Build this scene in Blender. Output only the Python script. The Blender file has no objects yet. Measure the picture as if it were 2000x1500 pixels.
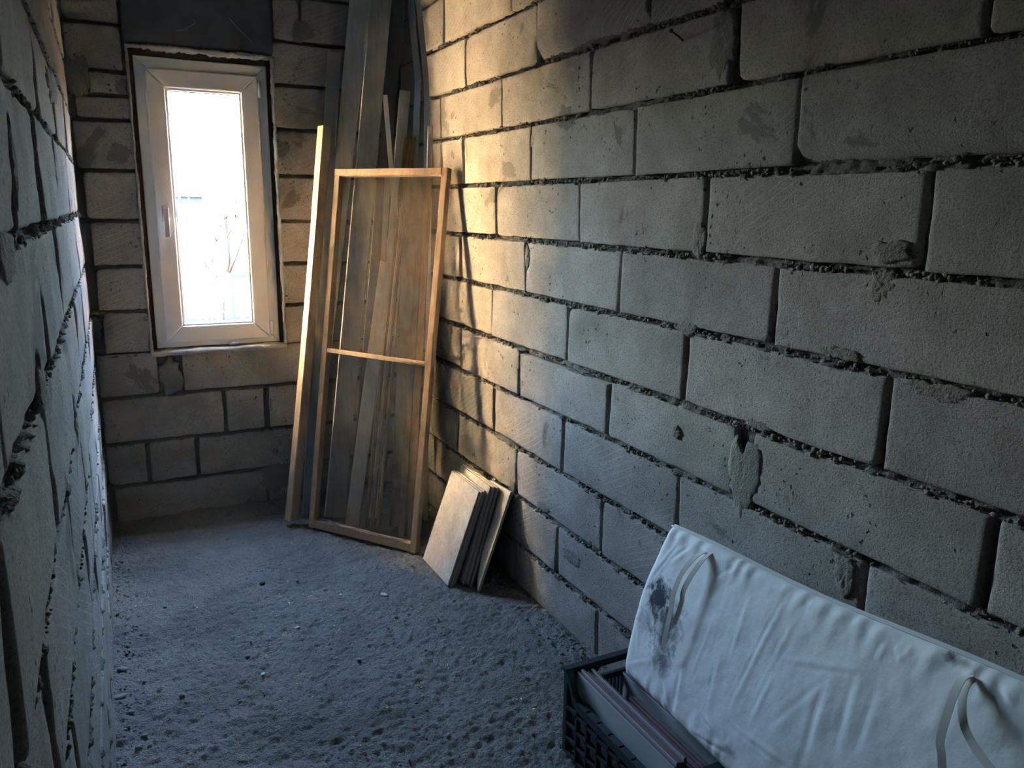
import bpy, bmesh, math, random
import numpy as np
from mathutils import Vector, Matrix, noise as mnoise

# ------------------------------------------------------------------ scene, camera, light
SC = bpy.context.scene
COL = SC.collection
W, LX, D, CEIL, REAR = 1.36, -0.104, 4.0, 2.70, -1.3      # right wall, left wall, back wall, ceiling, rear wall
FOC, EYE = 1550.0, 1.5
YAW, PIT, ROL = math.radians(26.693), math.radians(-12.508), math.radians(0.7556)
fw = Vector((math.sin(YAW)*math.cos(PIT), math.cos(YAW)*math.cos(PIT), math.sin(PIT)))
rt = Vector((math.cos(YAW), -math.sin(YAW), 0)); up = rt.cross(fw)
rt, up = rt*math.cos(ROL)+up*math.sin(ROL), up*math.cos(ROL)-rt*math.sin(ROL)
CAM = Vector((0, 0, EYE))
cd = bpy.data.cameras.new('camera'); cam = bpy.data.objects.new('camera', cd); COL.objects.link(cam)
cd.sensor_fit = 'HORIZONTAL'; cd.sensor_width = 36.0; cd.lens = 36.0*FOC/2000.0; cd.clip_start = 0.02; cd.clip_end = 400
cam.matrix_world = Matrix(((rt.x, up.x, -fw.x, CAM.x), (rt.y, up.y, -fw.y, CAM.y), (rt.z, up.z, -fw.z, CAM.z), (0, 0, 0, 1)))
SC.camera = cam
SUN_AZ, SUN_EL = math.radians(-90.5), math.radians(34)       # sun to the right, just behind the window wall: it lights the wing next door, not the room
sun_dir = Vector((-math.sin(SUN_AZ)*math.cos(SUN_EL), math.cos(SUN_AZ)*math.cos(SUN_EL), math.sin(SUN_EL)))
world = bpy.data.worlds.new('sky'); SC.world = world; world.use_nodes = True
wn = world.node_tree.nodes; wl = world.node_tree.links
sky = wn.new('ShaderNodeTexSky'); sky.sky_type = 'NISHITA'; sky.sun_disc = False
sky.sun_elevation = SUN_EL; sky.sun_rotation = -SUN_AZ
sky.altitude = 0; sky.air_density = 1.0; sky.dust_density = 1.0; sky.ozone_density = 1.2
wl.new(sky.outputs[0], wn['Background'].inputs[0]); wn['Background'].inputs[1].default_value = 6.0
sd = bpy.data.lights.new('sun', 'SUN'); sd.energy = 170.0; sd.angle = math.radians(0.6); sd.color = (1.0, 0.88, 0.70)
sun = bpy.data.objects.new('sun', sd); COL.objects.link(sun)
sun.rotation_euler = (-sun_dir).to_track_quat('-Z', 'Y').to_euler(); sun.location = (9, 6, 7)
pd = bpy.data.lights.new('window_portal', 'AREA'); pd.shape = 'RECTANGLE'; pd.size = 0.62; pd.size_y = 1.36
pd.cycles.is_portal = True
po = bpy.data.objects.new('window_portal', pd); COL.objects.link(po)
po.location = (0.435, D+0.21, 1.48); po.rotation_euler = (math.radians(-90), 0, 0)
vs = SC.view_settings; vs.view_transform = 'Standard'; vs.look = 'None'; vs.exposure = 2.32; vs.gamma = 1.0
vs.use_curve_mapping = False
try:
    SC.cycles.sample_clamp_indirect = 0.0; SC.cycles.adaptive_threshold = 0.03; SC.cycles.max_bounces = 6; SC.cycles.diffuse_bounces = 4; SC.cycles.glossy_bounces = 3; SC.cycles.transparent_max_bounces = 10
except Exception: pass

# ------------------------------------------------------------------ helpers
rnd = random.Random(7)
def ray(px, py): return fw + rt*((px-1000)/FOC) - up*((py-750)/FOC)
def at_x(px, py, X): d = ray(px, py); return CAM + d*(X/d.x)
def at_y(px, py, Y): d = ray(px, py); return CAM + d*(Y/d.y)
def at_z(px, py, Z): d = ray(px, py); return CAM + d*((Z-EYE)/d.z)

def tag(o, label=None, cat=None, group=None, kind=None):
    if label: o['label'] = label
    if cat: o['category'] = cat
    if group: o['group'] = group
    if kind: o['kind'] = kind
    return o
def link(name, me, m=None, parent=None, smooth=False):
    o = bpy.data.objects.new(name, me); COL.objects.link(o)
    if m is not None and not me.materials: me.materials.append(m)
    if smooth:
        me.polygons.foreach_set('use_smooth', [True]*len(me.polygons))
    if parent is not None:
        o.parent = parent
    return o
def empty(name, loc=(0, 0, 0)):
    o = bpy.data.objects.new(name, None); COL.objects.link(o); o.location = loc; o.empty_display_size = 0.1
    return o
def mesh(name, v, f, m=None, parent=None, smooth=False, fix=True):
    me = bpy.data.meshes.new(name); me.from_pydata([tuple(x) for x in v], [], f); me.update()
    if fix:
        bm = bmesh.new(); bm.from_mesh(me); bmesh.ops.recalc_face_normals(bm, faces=bm.faces); bm.to_mesh(me); bm.free()
    off = Vector((0, 0, 0))
    q = parent
    while q is not None: off = off+q.location; q = q.parent
    if off.length > 0: me.transform(Matrix.Translation(-off))
    return link(name, me, m, parent, smooth)
class MB:
    """collects boxes, beams and tubes in world coordinates, then links them as one mesh"""
    def __init__(s): s.v = []; s.f = []
    def quadbox(s, c8):
        b = len(s.v); s.v += [tuple(c) for c in c8]
        for q in ((0, 1, 2, 3), (7, 6, 5, 4), (0, 4, 5, 1), (1, 5, 6, 2), (2, 6, 7, 3), (3, 7, 4, 0)): s.f.append([b+i for i in q])
        return s
    def box(s, a, b):
        x0, y0, z0 = a; x1, y1, z1 = b
        return s.quadbox([(x0, y0, z0), (x1, y0, z0), (x1, y1, z0), (x0, y1, z0), (x0, y0, z1), (x1, y0, z1), (x1, y1, z1), (x0, y1, z1)])
    def beam(s, p0, p1, w, t, face=(0, -1, 0), n=1, bow=0.0, jit=0.0, seed=0, w0=None):
        """bar from p0 to p1; w across, t along the facing direction; chamfered edges"""
        p0 = Vector(p0); p1 = Vector(p1); ax = (p1-p0).normalized(); fc = Vector(face); fc = (fc-ax*fc.dot(ax)).normalized(); wd = ax.cross(fc)
        c = min(w, t)*0.08
        prof = [(-w/2+c, -t/2), (w/2-c, -t/2), (w/2, -t/2+c), (w/2, t/2-c), (w/2-c, t/2), (-w/2+c, t/2), (-w/2, t/2-c), (-w/2, -t/2+c)]
        r = random.Random(seed); rings = []
        for i in range(n+1):
            k = i/n; p = p0.lerp(p1, k) + fc*(bow*4*k*(1-k)); b = len(s.v)
            ja, jb = r.uniform(-jit, jit), r.uniform(-jit, jit)
            tp = 1 if w0 is None else (w0+(w-w0)*k)/w
            for (a, q) in prof: s.v.append(tuple(p + wd*(a*tp*(1+ja)) + fc*(q*(1+jb))))
            rings.append(b)
        m = len(prof)
        for i in range(n):
            for j in range(m): s.f.append([rings[i]+j, rings[i]+(j+1) % m, rings[i+1]+(j+1) % m, rings[i+1]+j])
        s.f.append([rings[0]+j for j in range(m)][::-1]); s.f.append([rings[-1]+j for j in range(m)])
        return s
    def tube(s, pts, r, k=8, r1=None):
        pts = [Vector(p) for p in pts]; rings = []; n = len(pts); ref = Vector((0.31, 0.2, 0.93))
        for i, p in enumerate(pts):
            t = (pts[min(i+1, n-1)]-pts[max(i-1, 0)]).normalized(); a = t.cross(ref).normalized(); bb = t.cross(a)
            rr = r if r1 is None else r+(r1-r)*i/(n-1); rings.append(len(s.v))
            for j in range(k): s.v.append(tuple(p + a*(rr*math.cos(2*math.pi*j/k)) + bb*(rr*math.sin(2*math.pi*j/k))))
        for i in range(n-1):
            for j in range(k): s.f.append([rings[i]+j, rings[i]+(j+1) % k, rings[i+1]+(j+1) % k, rings[i+1]+j])
        s.f.append([rings[0]+j for j in range(k)][::-1]); s.f.append([rings[-1]+j for j in range(k)])
        return s
    def ribbon(s, pts, w, wdir, t=0.0018):
        pts = [Vector(p) for p in pts]; wdir = Vector(wdir); n = len(pts); rings = []
        for i, p in enumerate(pts):
            tg = (pts[min(i+1, n-1)]-pts[max(i-1, 0)]).normalized(); a = (wdir-tg*wdir.dot(tg)).normalized(); nn = tg.cross(a)
            rings.append(len(s.v))
            for (q, e) in ((-1, -1), (1, -1), (1, 1), (-1, 1)): s.v.append(tuple(p + a*(q*w/2) + nn*(e*t/2)))
        for i in range(n-1):
            for j in range(4): s.f.append([rings[i]+j, rings[i]+(j+1) % 4, rings[i+1]+(j+1) % 4, rings[i+1]+j])
        s.f.append([rings[0]+j for j in range(4)][::-1]); s.f.append([rings[-1]+j for j in range(4)])
        return s
    def build(s, name, m=None, parent=None, smooth=False): return mesh(name, s.v, s.f, m, parent, smooth)

def bevel(o, w=0.003, seg=2):
    b = o.modifiers.new('bevel', 'BEVEL'); b.width = w; b.segments = seg; b.limit_method = 'ANGLE'; b.angle_limit = math.radians(40); return o
def spline(pts, n=8):
    pts = [Vector(p) for p in pts]; out = []
    for i in range(len(pts)-1):
        p0 = pts[max(i-1, 0)]; p1 = pts[i]; p2 = pts[i+1]; p3 = pts[min(i+2, len(pts)-1)]
        for k in range(n):
            t = k/n; out.append(0.5*((2*p1)+(p2-p0)*t+(2*p0-5*p1+4*p2-p3)*t*t+(3*p1-p0-3*p2+p3)*t**3))
    out.append(pts[-1]); return out
# numpy value noise
_rs = np.random.RandomState(11); _T = _rs.rand(512, 512)
def vn(x, y):
    xi = np.floor(x).astype(int); yi = np.floor(y).astype(int); fx = x-xi; fy = y-yi
    fx = fx*fx*(3-2*fx); fy = fy*fy*(3-2*fy); g = lambda a, b: _T[a % 512, b % 512]
    return (g(xi, yi)*(1-fx)*(1-fy)+g(xi+1, yi)*fx*(1-fy)+g(xi, yi+1)*(1-fx)*fy+g(xi+1, yi+1)*fx*fy)*2-1
def fbm(x, y, o=4):
    s = 0; a = 1; t = 0
    for i in range(o): s = s+a*vn(x*2**i+17.3*i, y*2**i+5.7*i); t += a; a *= 0.5
    return s/t
def grid_faces(nu, nv):
    i = np.arange(nu-1)[:, None]*nv+np.arange(nv-1)[None, :]
    return np.stack([i, i+nv, i+nv+1, i+1], -1).reshape(-1, 4)

# ------------------------------------------------------------------ materials
def newmat(name, rough=0.9, spec=0.3):
    m = bpy.data.materials.new(name); m.use_nodes = True; nt = m.node_tree; b = nt.nodes['Principled BSDF']
    b.inputs['Roughness'].default_value = rough; b.inputs['Specular IOR Level'].default_value = spec
    return m, nt, b
class N:
    def __init__(s, nt): s.t = nt; s.geo = None
    def n(s, ty, **kw):
        x = s.t.nodes.new(ty)
        for k, v in kw.items(): setattr(x, k, v)
        return x
    def l(s, a, b): s.t.links.new(a, b)
    def pos(s, scale=(1, 1, 1), rot=(0, 0, 0), obj=False):
        if obj: g = s.n('ShaderNodeTexCoord').outputs['Object']
        else: g = s.n('ShaderNodeNewGeometry').outputs['Position']
        mp = s.n('ShaderNodeMapping'); mp.inputs['Scale'].default_value = scale; mp.inputs['Rotation'].default_value = rot; s.l(g, mp.inputs[0]); return mp.outputs[0]
    def noise(s, vec, scale, detail=4, rough=0.55, dist=0.0):
        x = s.n('ShaderNodeTexNoise'); s.l(vec, x.inputs['Vector']); x.inputs['Scale'].default_value = scale; x.inputs['Detail'].default_value = detail
        x.inputs['Roughness'].default_value = rough; x.inputs['Distortion'].default_value = dist; return x.outputs['Fac']
    def vor(s, vec, scale, feature='F1'):
        x = s.n('ShaderNodeTexVoronoi'); x.feature = feature; s.l(vec, x.inputs['Vector']); x.inputs['Scale'].default_value = scale; return x
    def ramp(s, fac, stops):
        x = s.n('ShaderNodeValToRGB'); s.l(fac, x.inputs[0]); e = x.color_ramp.elements
        e[0].position, e[1].position = stops[0][0], stops[-1][0]
        for p, c in stops[1:-1]: e.new(p)
        for k, (p, c) in enumerate(sorted(stops, key=lambda q: q[0])):
            e[k].position = p; e[k].color = (c, c, c, 1) if isinstance(c, (int, float)) else (*c, 1)
        return x.outputs[0]
    def mix(s, fac, a, b, mode='MIX'):
        x = s.n('ShaderNodeMix'); x.data_type = 'RGBA'; x.blend_type = mode
        for sock, v in ((x.inputs['Factor'], fac), (x.inputs['A'], a), (x.inputs['B'], b)):
            if isinstance(v, (int, float)): sock.default_value = v
            elif isinstance(v, tuple): sock.default_value = (*v, 1)
            else: s.l(v, sock)
        return x.outputs['Result']
    def math(s, op, a, b=0.0):
        x = s.n('ShaderNodeMath'); x.operation = op
        for i, v in enumerate((a, b)):
            if isinstance(v, (int, float)): x.inputs[i].default_value = v
            else: s.l(v, x.inputs[i])
        return x.outputs[0]
    def bump(s, h, strength, dist, bsdf, prev=None):
        x = s.n('ShaderNodeBump'); x.inputs['Strength'].default_value = strength; x.inputs['Distance'].default_value = dist; s.l(h, x.inputs['Height'])
        if prev is not None: s.l(prev, x.inputs['Normal'])
        if bsdf is not None: s.l(x.outputs[0], bsdf.inputs['Normal'])
        return x.outputs[0]

def mat_block():
    m, nt, b = newmat('aerated_concrete', 0.95, 0.15); k = N(nt); p = k.pos()
    rndv = k.n('ShaderNodeObjectInfo').outputs['Random']
    c = k.mix(k.ramp(k.noise(p, 5.5, 7, 0.65), [(0.3, 0.0), (0.7, 1.0)]), (0.305, 0.268, 0.228), (0.52, 0.472, 0.425))
    c = k.mix(0.55, c, k.ramp(rndv, [(0.0, (0.80, 0.80, 0.80)), (0.5, (0.94, 0.93, 0.91)), (1.0, (1.06, 1.05, 1.04))]), 'MULTIPLY')
    grain = k.noise(p, 190, 5, 0.72)
    c = k.mix(k.ramp(grain, [(0.34, 0.75), (0.5, 0.0)]), c, (0.13, 0.12, 0.105))
    # grey mortar smears and damp dirt with ragged outlines
    sm = k.noise(p, 3.3, 6, 0.62, 0.6)
    c = k.mix(k.ramp(sm, [(0.615, 0.0), (0.64, 0.75)]), c, (0.165, 0.155, 0.135))
    pk = k.noise(k.pos((1.3, 1.3, 1.0)), 2.1, 5, 0.6)
    c = k.mix(k.ramp(pk, [(0.57, 0.0), (0.75, 0.35)]), c, (0.27, 0.215, 0.19))
    # white lime scuffs
    wh = k.noise(k.pos((1, 1, 1.6)), 7.0, 7, 0.7, 1.5)
    c = k.mix(k.ramp(wh, [(0.66, 0.0), (0.72, 0.6)]), c, (0.60, 0.59, 0.56))
    # pale saw scratches on some blocks
    wv = k.n('ShaderNodeTexWave', bands_direction='Z'); wv.inputs['Scale'].default_value = 16; wv.inputs['Distortion'].default_value = 1.2
    wv.inputs['Detail'].default_value = 3; k.l(k.pos((1, 1, 1), (0.5, 0.35, 0)), wv.inputs[0])
    sc = k.math('MULTIPLY', k.ramp(wv.outputs['Fac'], [(0.93, 0.0), (0.99, 0.55)]), k.ramp(k.noise(p, 1.9, 3), [(0.52, 0.0), (0.60, 1.0)]))
    c = k.mix(sc, c, (0.56, 0.545, 0.50))
    # pores
    wp = k.n('ShaderNodeVectorMath', operation='ADD'); nz = k.n('ShaderNodeTexNoise'); k.l(p, nz.inputs['Vector']); nz.inputs['Scale'].default_value = 70; nz.inputs['Detail'].default_value = 3
    sv = k.n('ShaderNodeVectorMath', operation='SCALE'); k.l(nz.outputs['Color'], sv.inputs[0]); sv.inputs['Scale'].default_value = .022; k.l(p, wp.inputs[0]); k.l(sv.outputs[0], wp.inputs[1])
    v = k.vor(wp.outputs[0], 42); pores = k.math('MULTIPLY', k.ramp(v.outputs['Distance'], [(0.10, 1.0), (0.20, 0.0)]), k.ramp(k.noise(p, 6, 2), [(0.54, 0.0), (0.60, 1.0)]))
    c = k.mix(pores, c, (0.09, 0.085, 0.075)); k.l(c, b.inputs['Base Color'])
    h = k.math('SUBTRACT', k.math('ADD', grain, k.math('MULTIPLY', k.noise(p, 55, 5, .65), .5)), k.math('MULTIPLY', pores, 1.6))
    n1 = k.bump(h, 0.95, 0.0055, None); k.bump(k.noise(p, 400, 2), 0.5, 0.0015, b, n1)
    return m
def mat_mortar(name, ca, cb):
    m, nt, b = newmat(name, 0.97, 0.1); k = N(nt); p = k.pos()
    c = k.mix(k.noise(p, 18, 6, 0.65), ca, cb); k.l(c, b.inputs['Base Color'])
    h = k.math('ADD', k.noise(p, 70, 5, 0.7), k.math('MULTIPLY', k.noise(p, 220, 3), 0.5)); k.bump(h, 0.9, 0.010, b); return m
def mat_floor():
    m, nt, b = newmat('rough_screed', 0.96, 0.12); k = N(nt); p = k.pos()
    c = k.mix(k.noise(p, 3.0, 6, 0.6), (0.24, 0.222, 0.198), (0.40, 0.38, 0.35))
    c = k.mix(k.ramp(k.noise(p, 1.2, 4), [(0.46, 0.0), (0.62, 0.6)]), c, (0.33, 0.285, 0.235))
    c = k.mix(k.ramp(k.noise(k.pos((1, 1.6, 1)), 1.7, 6, .65), [(0.48, 0.0), (0.66, 0.65)]), c, (0.165, 0.15, 0.132))
    c = k.mix(k.ramp(k.noise(p, 90, 3), [(0.30, 0.6), (0.45, 0.0)]), c, (0.13, 0.12, 0.11))
    v = k.vor(p, 26); c = k.mix(k.ramp(v.outputs['Distance'], [(0.05, 0.75), (0.09, 0.0)]), c, (0.55, 0.53, 0.5))
    k.l(c, b.inputs['Base Color'])
    h = k.math('ADD', k.noise(p, 65, 5, 0.65), k.math('MULTIPLY', k.noise(p, 190, 3), 0.45)); k.bump(h, 1.0, 0.022, b); return m
def mat_wood(name, ca, cb, scale=1.0, rough=0.7, dirt=0.25, axis=(6, 6, 0.5)):
    m, nt, b = newmat(name, rough, 0.3); k = N(nt); p = k.pos(axis, obj=False)
    g = k.noise(p, 9*scale, 6, 0.6, 0.8); c = k.mix(k.ramp(g, [(0.3, 0.0), (0.7, 1.0)]), ca, cb)
    c = k.mix(k.ramp(k.noise(k.pos(), 6, 5, 0.6), [(0.5, 0.0), (0.72, dirt)]), c, tuple(x*0.35 for x in ca)); k.l(c, b.inputs['Base Color'])
    k.bump(k.noise(k.pos((axis[0]*3, axis[1]*3, axis[2]*2)), 20, 3), 0.35, 0.002, b); return m
def mat_plain(name, col, rough=0.5, spec=0.4, metal=0.0, var=0.12, nscale=9, bump=0.0, bscale=60):
    m, nt, b = newmat(name, rough, spec); k = N(nt); p = k.pos(); b.inputs['Metallic'].default_value = metal
    c = k.mix(k.noise(p, nscale, 5), tuple(max(0, x*(1-var)) for x in col), tuple(min(1, x*(1+var)) for x in col)); k.l(c, b.inputs['Base Color'])
    if bump: k.bump(k.noise(p, bscale, 4), bump, 0.004, b)
    return m
def mat_tile(name, ca, cb, cv, rough=0.35):
    m, nt, b = newmat(name, rough, 0.4); k = N(nt); p = k.pos()
    c = k.mix(k.ramp(k.noise(p, 6, 5, 0.6, 1.2), [(0.3, 0.0), (0.7, 1.0)]), ca, cb)
    vv = k.noise(p, 9, 6, 0.6, 2.5); vein = k.ramp(vv, [(0.47, 0.0), (0.5, 0.55), (0.53, 0.0)]); c = k.mix(vein, c, cv)
    c = k.mix(k.ramp(k.noise(p, 40, 4), [(0.45, 0.0), (0.8, 0.4)]), c, (0.40, 0.35, 0.29)); k.l(c, b.inputs['Base Color']); return m
def mat_film():
    m = bpy.data.materials.new('dusty_clear_film'); m.use_nodes = True; nt = m.node_tree; nt.nodes.clear(); k = N(nt); p = k.pos()
    out = k.n('ShaderNodeOutputMaterial'); tr = k.n('ShaderNodeBsdfTransparent'); tr.inputs[0].default_value = (0.93, 0.92, 0.90, 1)
    df = k.n('ShaderNodeBsdfDiffuse'); k.l(k.mix(k.noise(p, 5, 5), (0.15, 0.115, 0.08), (0.27, 0.215, 0.155)), df.inputs[0])
    gl = k.n('ShaderNodeBsdfGlossy'); gl.inputs['Roughness'].default_value = 0.22; gl.inputs[0].default_value = (0.8, 0.8, 0.8, 1)
    a = k.n('ShaderNodeMixShader'); k.l(k.ramp(k.noise(p, 3.5, 6, 0.65), [(0.3, 0.24), (0.75, 0.46)]), a.inputs[0]); k.l(tr.outputs[0], a.inputs[1]); k.l(df.outputs[0], a.inputs[2])
    c = k.n('ShaderNodeMixShader'); c.inputs[0].default_value = 0.035; k.l(a.outputs[0], c.inputs[1]); k.l(gl.outputs[0], c.inputs[2]); k.l(c.outputs[0], out.inputs[0]); return m
def mat_glass():
    m = bpy.data.materials.new('window_glass'); m.use_nodes = True; nt = m.node_tree; nt.nodes.clear(); k = N(nt)
    out = k.n('ShaderNodeOutputMaterial'); tr = k.n('ShaderNodeBsdfTransparent'); tr.inputs[0].default_value = (0.95, 0.97, 0.97, 1)
    gl = k.n('ShaderNodeBsdfGlossy'); gl.inputs['Roughness'].default_value = 0.02
    lw = k.n('ShaderNodeLayerWeight'); lw.inputs['Blend'].default_value = 0.5; fr = k.math('ADD', k.math('MULTIPLY', k.math('POWER', lw.outputs['Facing'], 5.0), 0.9), 0.04)
    a = k.n('ShaderNodeMixShader'); k.l(fr, a.inputs[0]); k.l(tr.outputs[0], a.inputs[1]); k.l(gl.outputs[0], a.inputs[2]); k.l(a.outputs[0], out.inputs[0]); return m

M = {}
M['block'] = mat_block()
M['mortar'] = mat_mortar('grey_mortar', (0.10, 0.092, 0.08), (0.25, 0.23, 0.20))
M['patch'] = mat_mortar('smeared_mortar', (0.17, 0.155, 0.13), (0.33, 0.305, 0.26))
M['lime'] = mat_mortar('pale_plaster_edge', (0.30, 0.28, 0.25), (0.58, 0.55, 0.49))
M['foam'] = mat_mortar('brown_sealing_foam', (0.10, 0.055, 0.04), (0.20, 0.12, 0.08))
M['floor'] = mat_floor()
M['lintel'] = mat_plain('tarred_lintel', (0.12, 0.12, 0.125), 0.8, 0.2, var=0.6, nscale=7, bump=0.7, bscale=35)
M['ceiling'] = mat_plain('raw_concrete', (0.22, 0.21, 0.20), 0.95, 0.1, var=0.2, nscale=4, bump=0.3)
M['upvc'] = mat_plain('white_upvc', (0.80, 0.80, 0.80), 0.32, 0.5, var=0.03, nscale=3)
M['handle'] = mat_plain('grey_handle', (0.50, 0.48, 0.45), 0.4, 0.5, var=.05)
M['gasket'] = mat_plain('dark_gasket', (0.05, 0.05, 0.05), 0.6)
M['glass'] = mat_glass()
M['bead'] = mat_plain('glazing_bead', (0.74, 0.74, 0.72), 0.35, 0.5, var=0.04)
M['pine'] = mat_wood('raw_pine', (0.34, 0.24, 0.155), (0.46, 0.345, 0.235))
M['frame'] = mat_wood('old_pine_frame', (0.30, 0.195, 0.125), (0.43, 0.295, 0.20))
M['grey_board'] = mat_wood('weathered_board', (0.30, 0.285, 0.265), (0.44, 0.425, 0.40), dirt=0.4)
M['white_board'] = mat_wood('whitewashed_board', (0.54, 0.52, 0.485), (0.72, 0.70, 0.66), dirt=0.3)
M['dark_board'] = mat_wood('dim_board', (0.12, 0.115, 0.11), (0.19, 0.185, 0.175), dirt=0.4)
M['moulding'] = mat_wood('oak_moulding', (0.30, 0.19, 0.10), (0.52, 0.35, 0.19), rough=0.5)
M['knotty'] = mat_wood('knotty_board', (0.27, 0.185, 0.115), (0.44, 0.325, 0.22), scale=0.6, dirt=0.7)
M['steel'] = mat_plain('galvanised_steel', (0.42, 0.44, 0.47), 0.42, 0.5, metal=0.75, var=0.15)
M['film'] = mat_film()
M['tile'] = mat_tile('beige_marbled_glaze', (0.46, 0.40, 0.33), (0.68, 0.63, 0.56), (0.26, 0.22, 0.18))
M['tile_edge'] = mat_plain('clay_tile_body', (0.36, 0.28, 0.22), 0.9, 0.1, var=0.2, nscale=30)
M['brown_tile'] = mat_plain('brown_tile_body', (0.19, 0.13, 0.125), 0.8, 0.2, var=0.35, nscale=25, bump=0.3)
M['pale_glaze'] = mat_plain('pale_tile_glaze', (0.44, 0.46, 0.45), 0.4, 0.4, var=0.08)
M['crate'] = mat_plain('dark_green_plastic', (0.022, 0.034, 0.036), 0.5, 0.4, var=0.2)
M['nail'] = mat_plain('rusty_nail', (0.05, 0.04, 0.035), 0.7, 0.3, metal=0.4)
M['stone'] = mat_plain('pebble_white', (0.62, 0.60, 0.56), 0.9, 0.1, var=0.15, nscale=40)
M['rubble'] = mat_plain('rubble_grey', (0.26, 0.245, 0.22), 0.95, 0.1, var=0.3, nscale=40)
M['straw'] = mat_plain('dry_straw', (0.60, 0.56, 0.46), 0.8)

# ------------------------------------------------------------------ the room shell
MAP = {'right': lambda u, v, d: (W-d, u, v), 'left': lambda u, v, d: (LX+d, u, v), 'back': lambda u, v, d: (u, D-d, v)}
GAP = 0.0075
def make_block(side, parent, u0, u1, v0, v1, seed, gl=GAP, gr=GAP, gt=.0095, gb=.0085, proud=0.0, depth=0.10, chamfer=0.0, rough=1.0):
    """one aerated concrete block: ragged edges, worn corners, slightly uneven face"""
    r = random.Random(seed); mp = MAP[side]
    a0, a1, b0, b1 = min(u0, u1)+gl, max(u0, u1)-gr, v0+gb, v1-gt
    w, h = a1-a0, b1-b0
    us = [0, .004, .012]+[0.012+(w-.024)*i/13 for i in range(1, 13)]+[w-.012, w-.004, w]
    vs_ = [0, .004, .012]+[0.012+(h-.024)*i/6 for i in range(1, 6)]+[h-.012, h-.004, h]
    nu, nv = len(us), len(vs_); tw = [r.uniform(-.004, .004) for _ in range(4)]; tilt = [r.uniform(-.003, .003) for _ in range(3)]
    cc = [r.choice((0, 0, 0, 0, 0.004, 0.008, 0.014)) for _ in range(4)]
    so = seed*3.71; V = []
    for i, u in enumerate(us):
        for j, v in enumerate(vs_):
            eu, ev = min(u, w-u), min(v, h-v); e = min(eu, ev)
            ns = mnoise.noise((u*26+so, v*26, so)); nb = mnoise.noise((u*7+so, v*9, 3.3+so)); n3 = mnoise.noise((u*60+so, v*60, 9.1+so))
            d = proud + tilt[0]+tilt[1]*(u/w-.5)*2+tilt[2]*(v/h-.5)*2 + nb*0.0022 + ns*0.0012*rough
            if e < 1e-6: d -= 0.003
            elif e < 0.0045: d -= 0.0006
            if e < 0.013: d -= max(0, ns)*0.005*rough
            if chamfer and v < chamfer+.02: d -= (chamfer+.02-v)*0.75
            uu, vv = u, v
            if eu < 0.013: uu += (ns*.0028+n3*.0016)*rough
            if ev < 0.013: vv += (n3*.0022+ns*.0022)*rough
            for q, (cu, cv) in enumerate(((0, 0), (w, 0), (w, h), (0, h))):     # knocked-off corners
                dc = abs(u-cu)+abs(v-cv)
                if dc < cc[q]*1.6:
                    s = (1-dc/(cc[q]*1.6))*cc[q]*0.5; uu += s*(1 if cu == 0 else -1); vv += s*(1 if cv == 0 else -1); d -= s*.8
            vv += tw[0]*(u/w-.5)+tw[1]*(u/w-.5)*(v/h-.5)
            V.append(mp(a0+uu, b0+vv, d))
    F = grid_faces(nu, nv).tolist()
    ring = [i*nv for i in range(nu)]+[(nu-1)*nv+j for j in range(1, nv)]+[i*nv+nv-1 for i in range(nu-2, -1, -1)]+[j for j in range(nv-2, 0, -1)]
    b = len(V)
    for q in ring:
        i, j = divmod(q, nv); V.append(mp(a0+us[i], b0+vs_[j], proud-depth))
    for q in range(len(ring)): F.append([ring[q], ring[(q+1) % len(ring)], b+(q+1) % len(ring), b+q])
    F.append([b+q for q in range(len(ring))])
    o = mesh('block', V, F, M['block'], None, False)
    ctr = Vector(mp((a0+a1)/2, (b0+b1)/2, 0)); o.data.transform(Matrix.Translation(-ctr)); o.location = ctr; o.parent = parent
    o.data.polygons.foreach_set('use_smooth', [True]*len(o.data.polygons))
    return o
def mortar_bed(name, side, us, courses, hole=None, seed=0, top=CEIL):
    vv = [0.0]; ends = [0.0]+courses+[top]
    for a, b_ in zip(ends[:-1], ends[1:]):
        if a > 0: vv += [a+t for t in (-.013, -.009, -.005, -.002, .002, .005, .009, .012)]
        n = max(2, int((b_-a)/.022)); vv += [a+.014+(b_-a-.028)*i/n for i in range(n+1)]
    vv = np.array(sorted(set(vv)) + [top]); us = np.array(us)
    U, V = np.meshgrid(us, vv, indexing='ij'); s = seed*13.7
    d = -0.021 + 0.011*fbm(U*9+s, V*9+s, 3) + 0.007*fbm(U*55+s, V*55, 3)
    for c in courses:
        t = np.clip((V-c)/.012, -1, 1); m = np.abs(V-c) < .0131
        ex = np.where(m, -0.012*t + 0.004 + 0.016*fbm(U*34+s+c, V*60, 3), 0); d = d+ex
    d = np.clip(d, -0.045, 0.006)
    mp = MAP[side]; x, y, z = mp(U, V, d); x = x+0*U; y = y+0*U; z = z+0*U
    F = grid_faces(len(us), len(vv))
    if hole is not None:
        uc = ((us[:-1]+us[1:])/2)[:, None]+0*vv[None, 1:]; vc = ((vv[:-1]+vv[1:])/2)[None, :]+0*us[1:, None]
        keep = ~((uc > hole[0]) & (uc < hole[1]) & (vc > hole[2]) & (vc < hole[3])); F = F[keep.reshape(-1)]
    me = bpy.data.meshes.new(name); me.from_pydata(np.stack([x, y, z], -1).reshape(-1, 3).tolist(), [], F.tolist()); me.update()
    return tag(link(name, me, M['mortar'], None, True), kind='structure')

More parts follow.
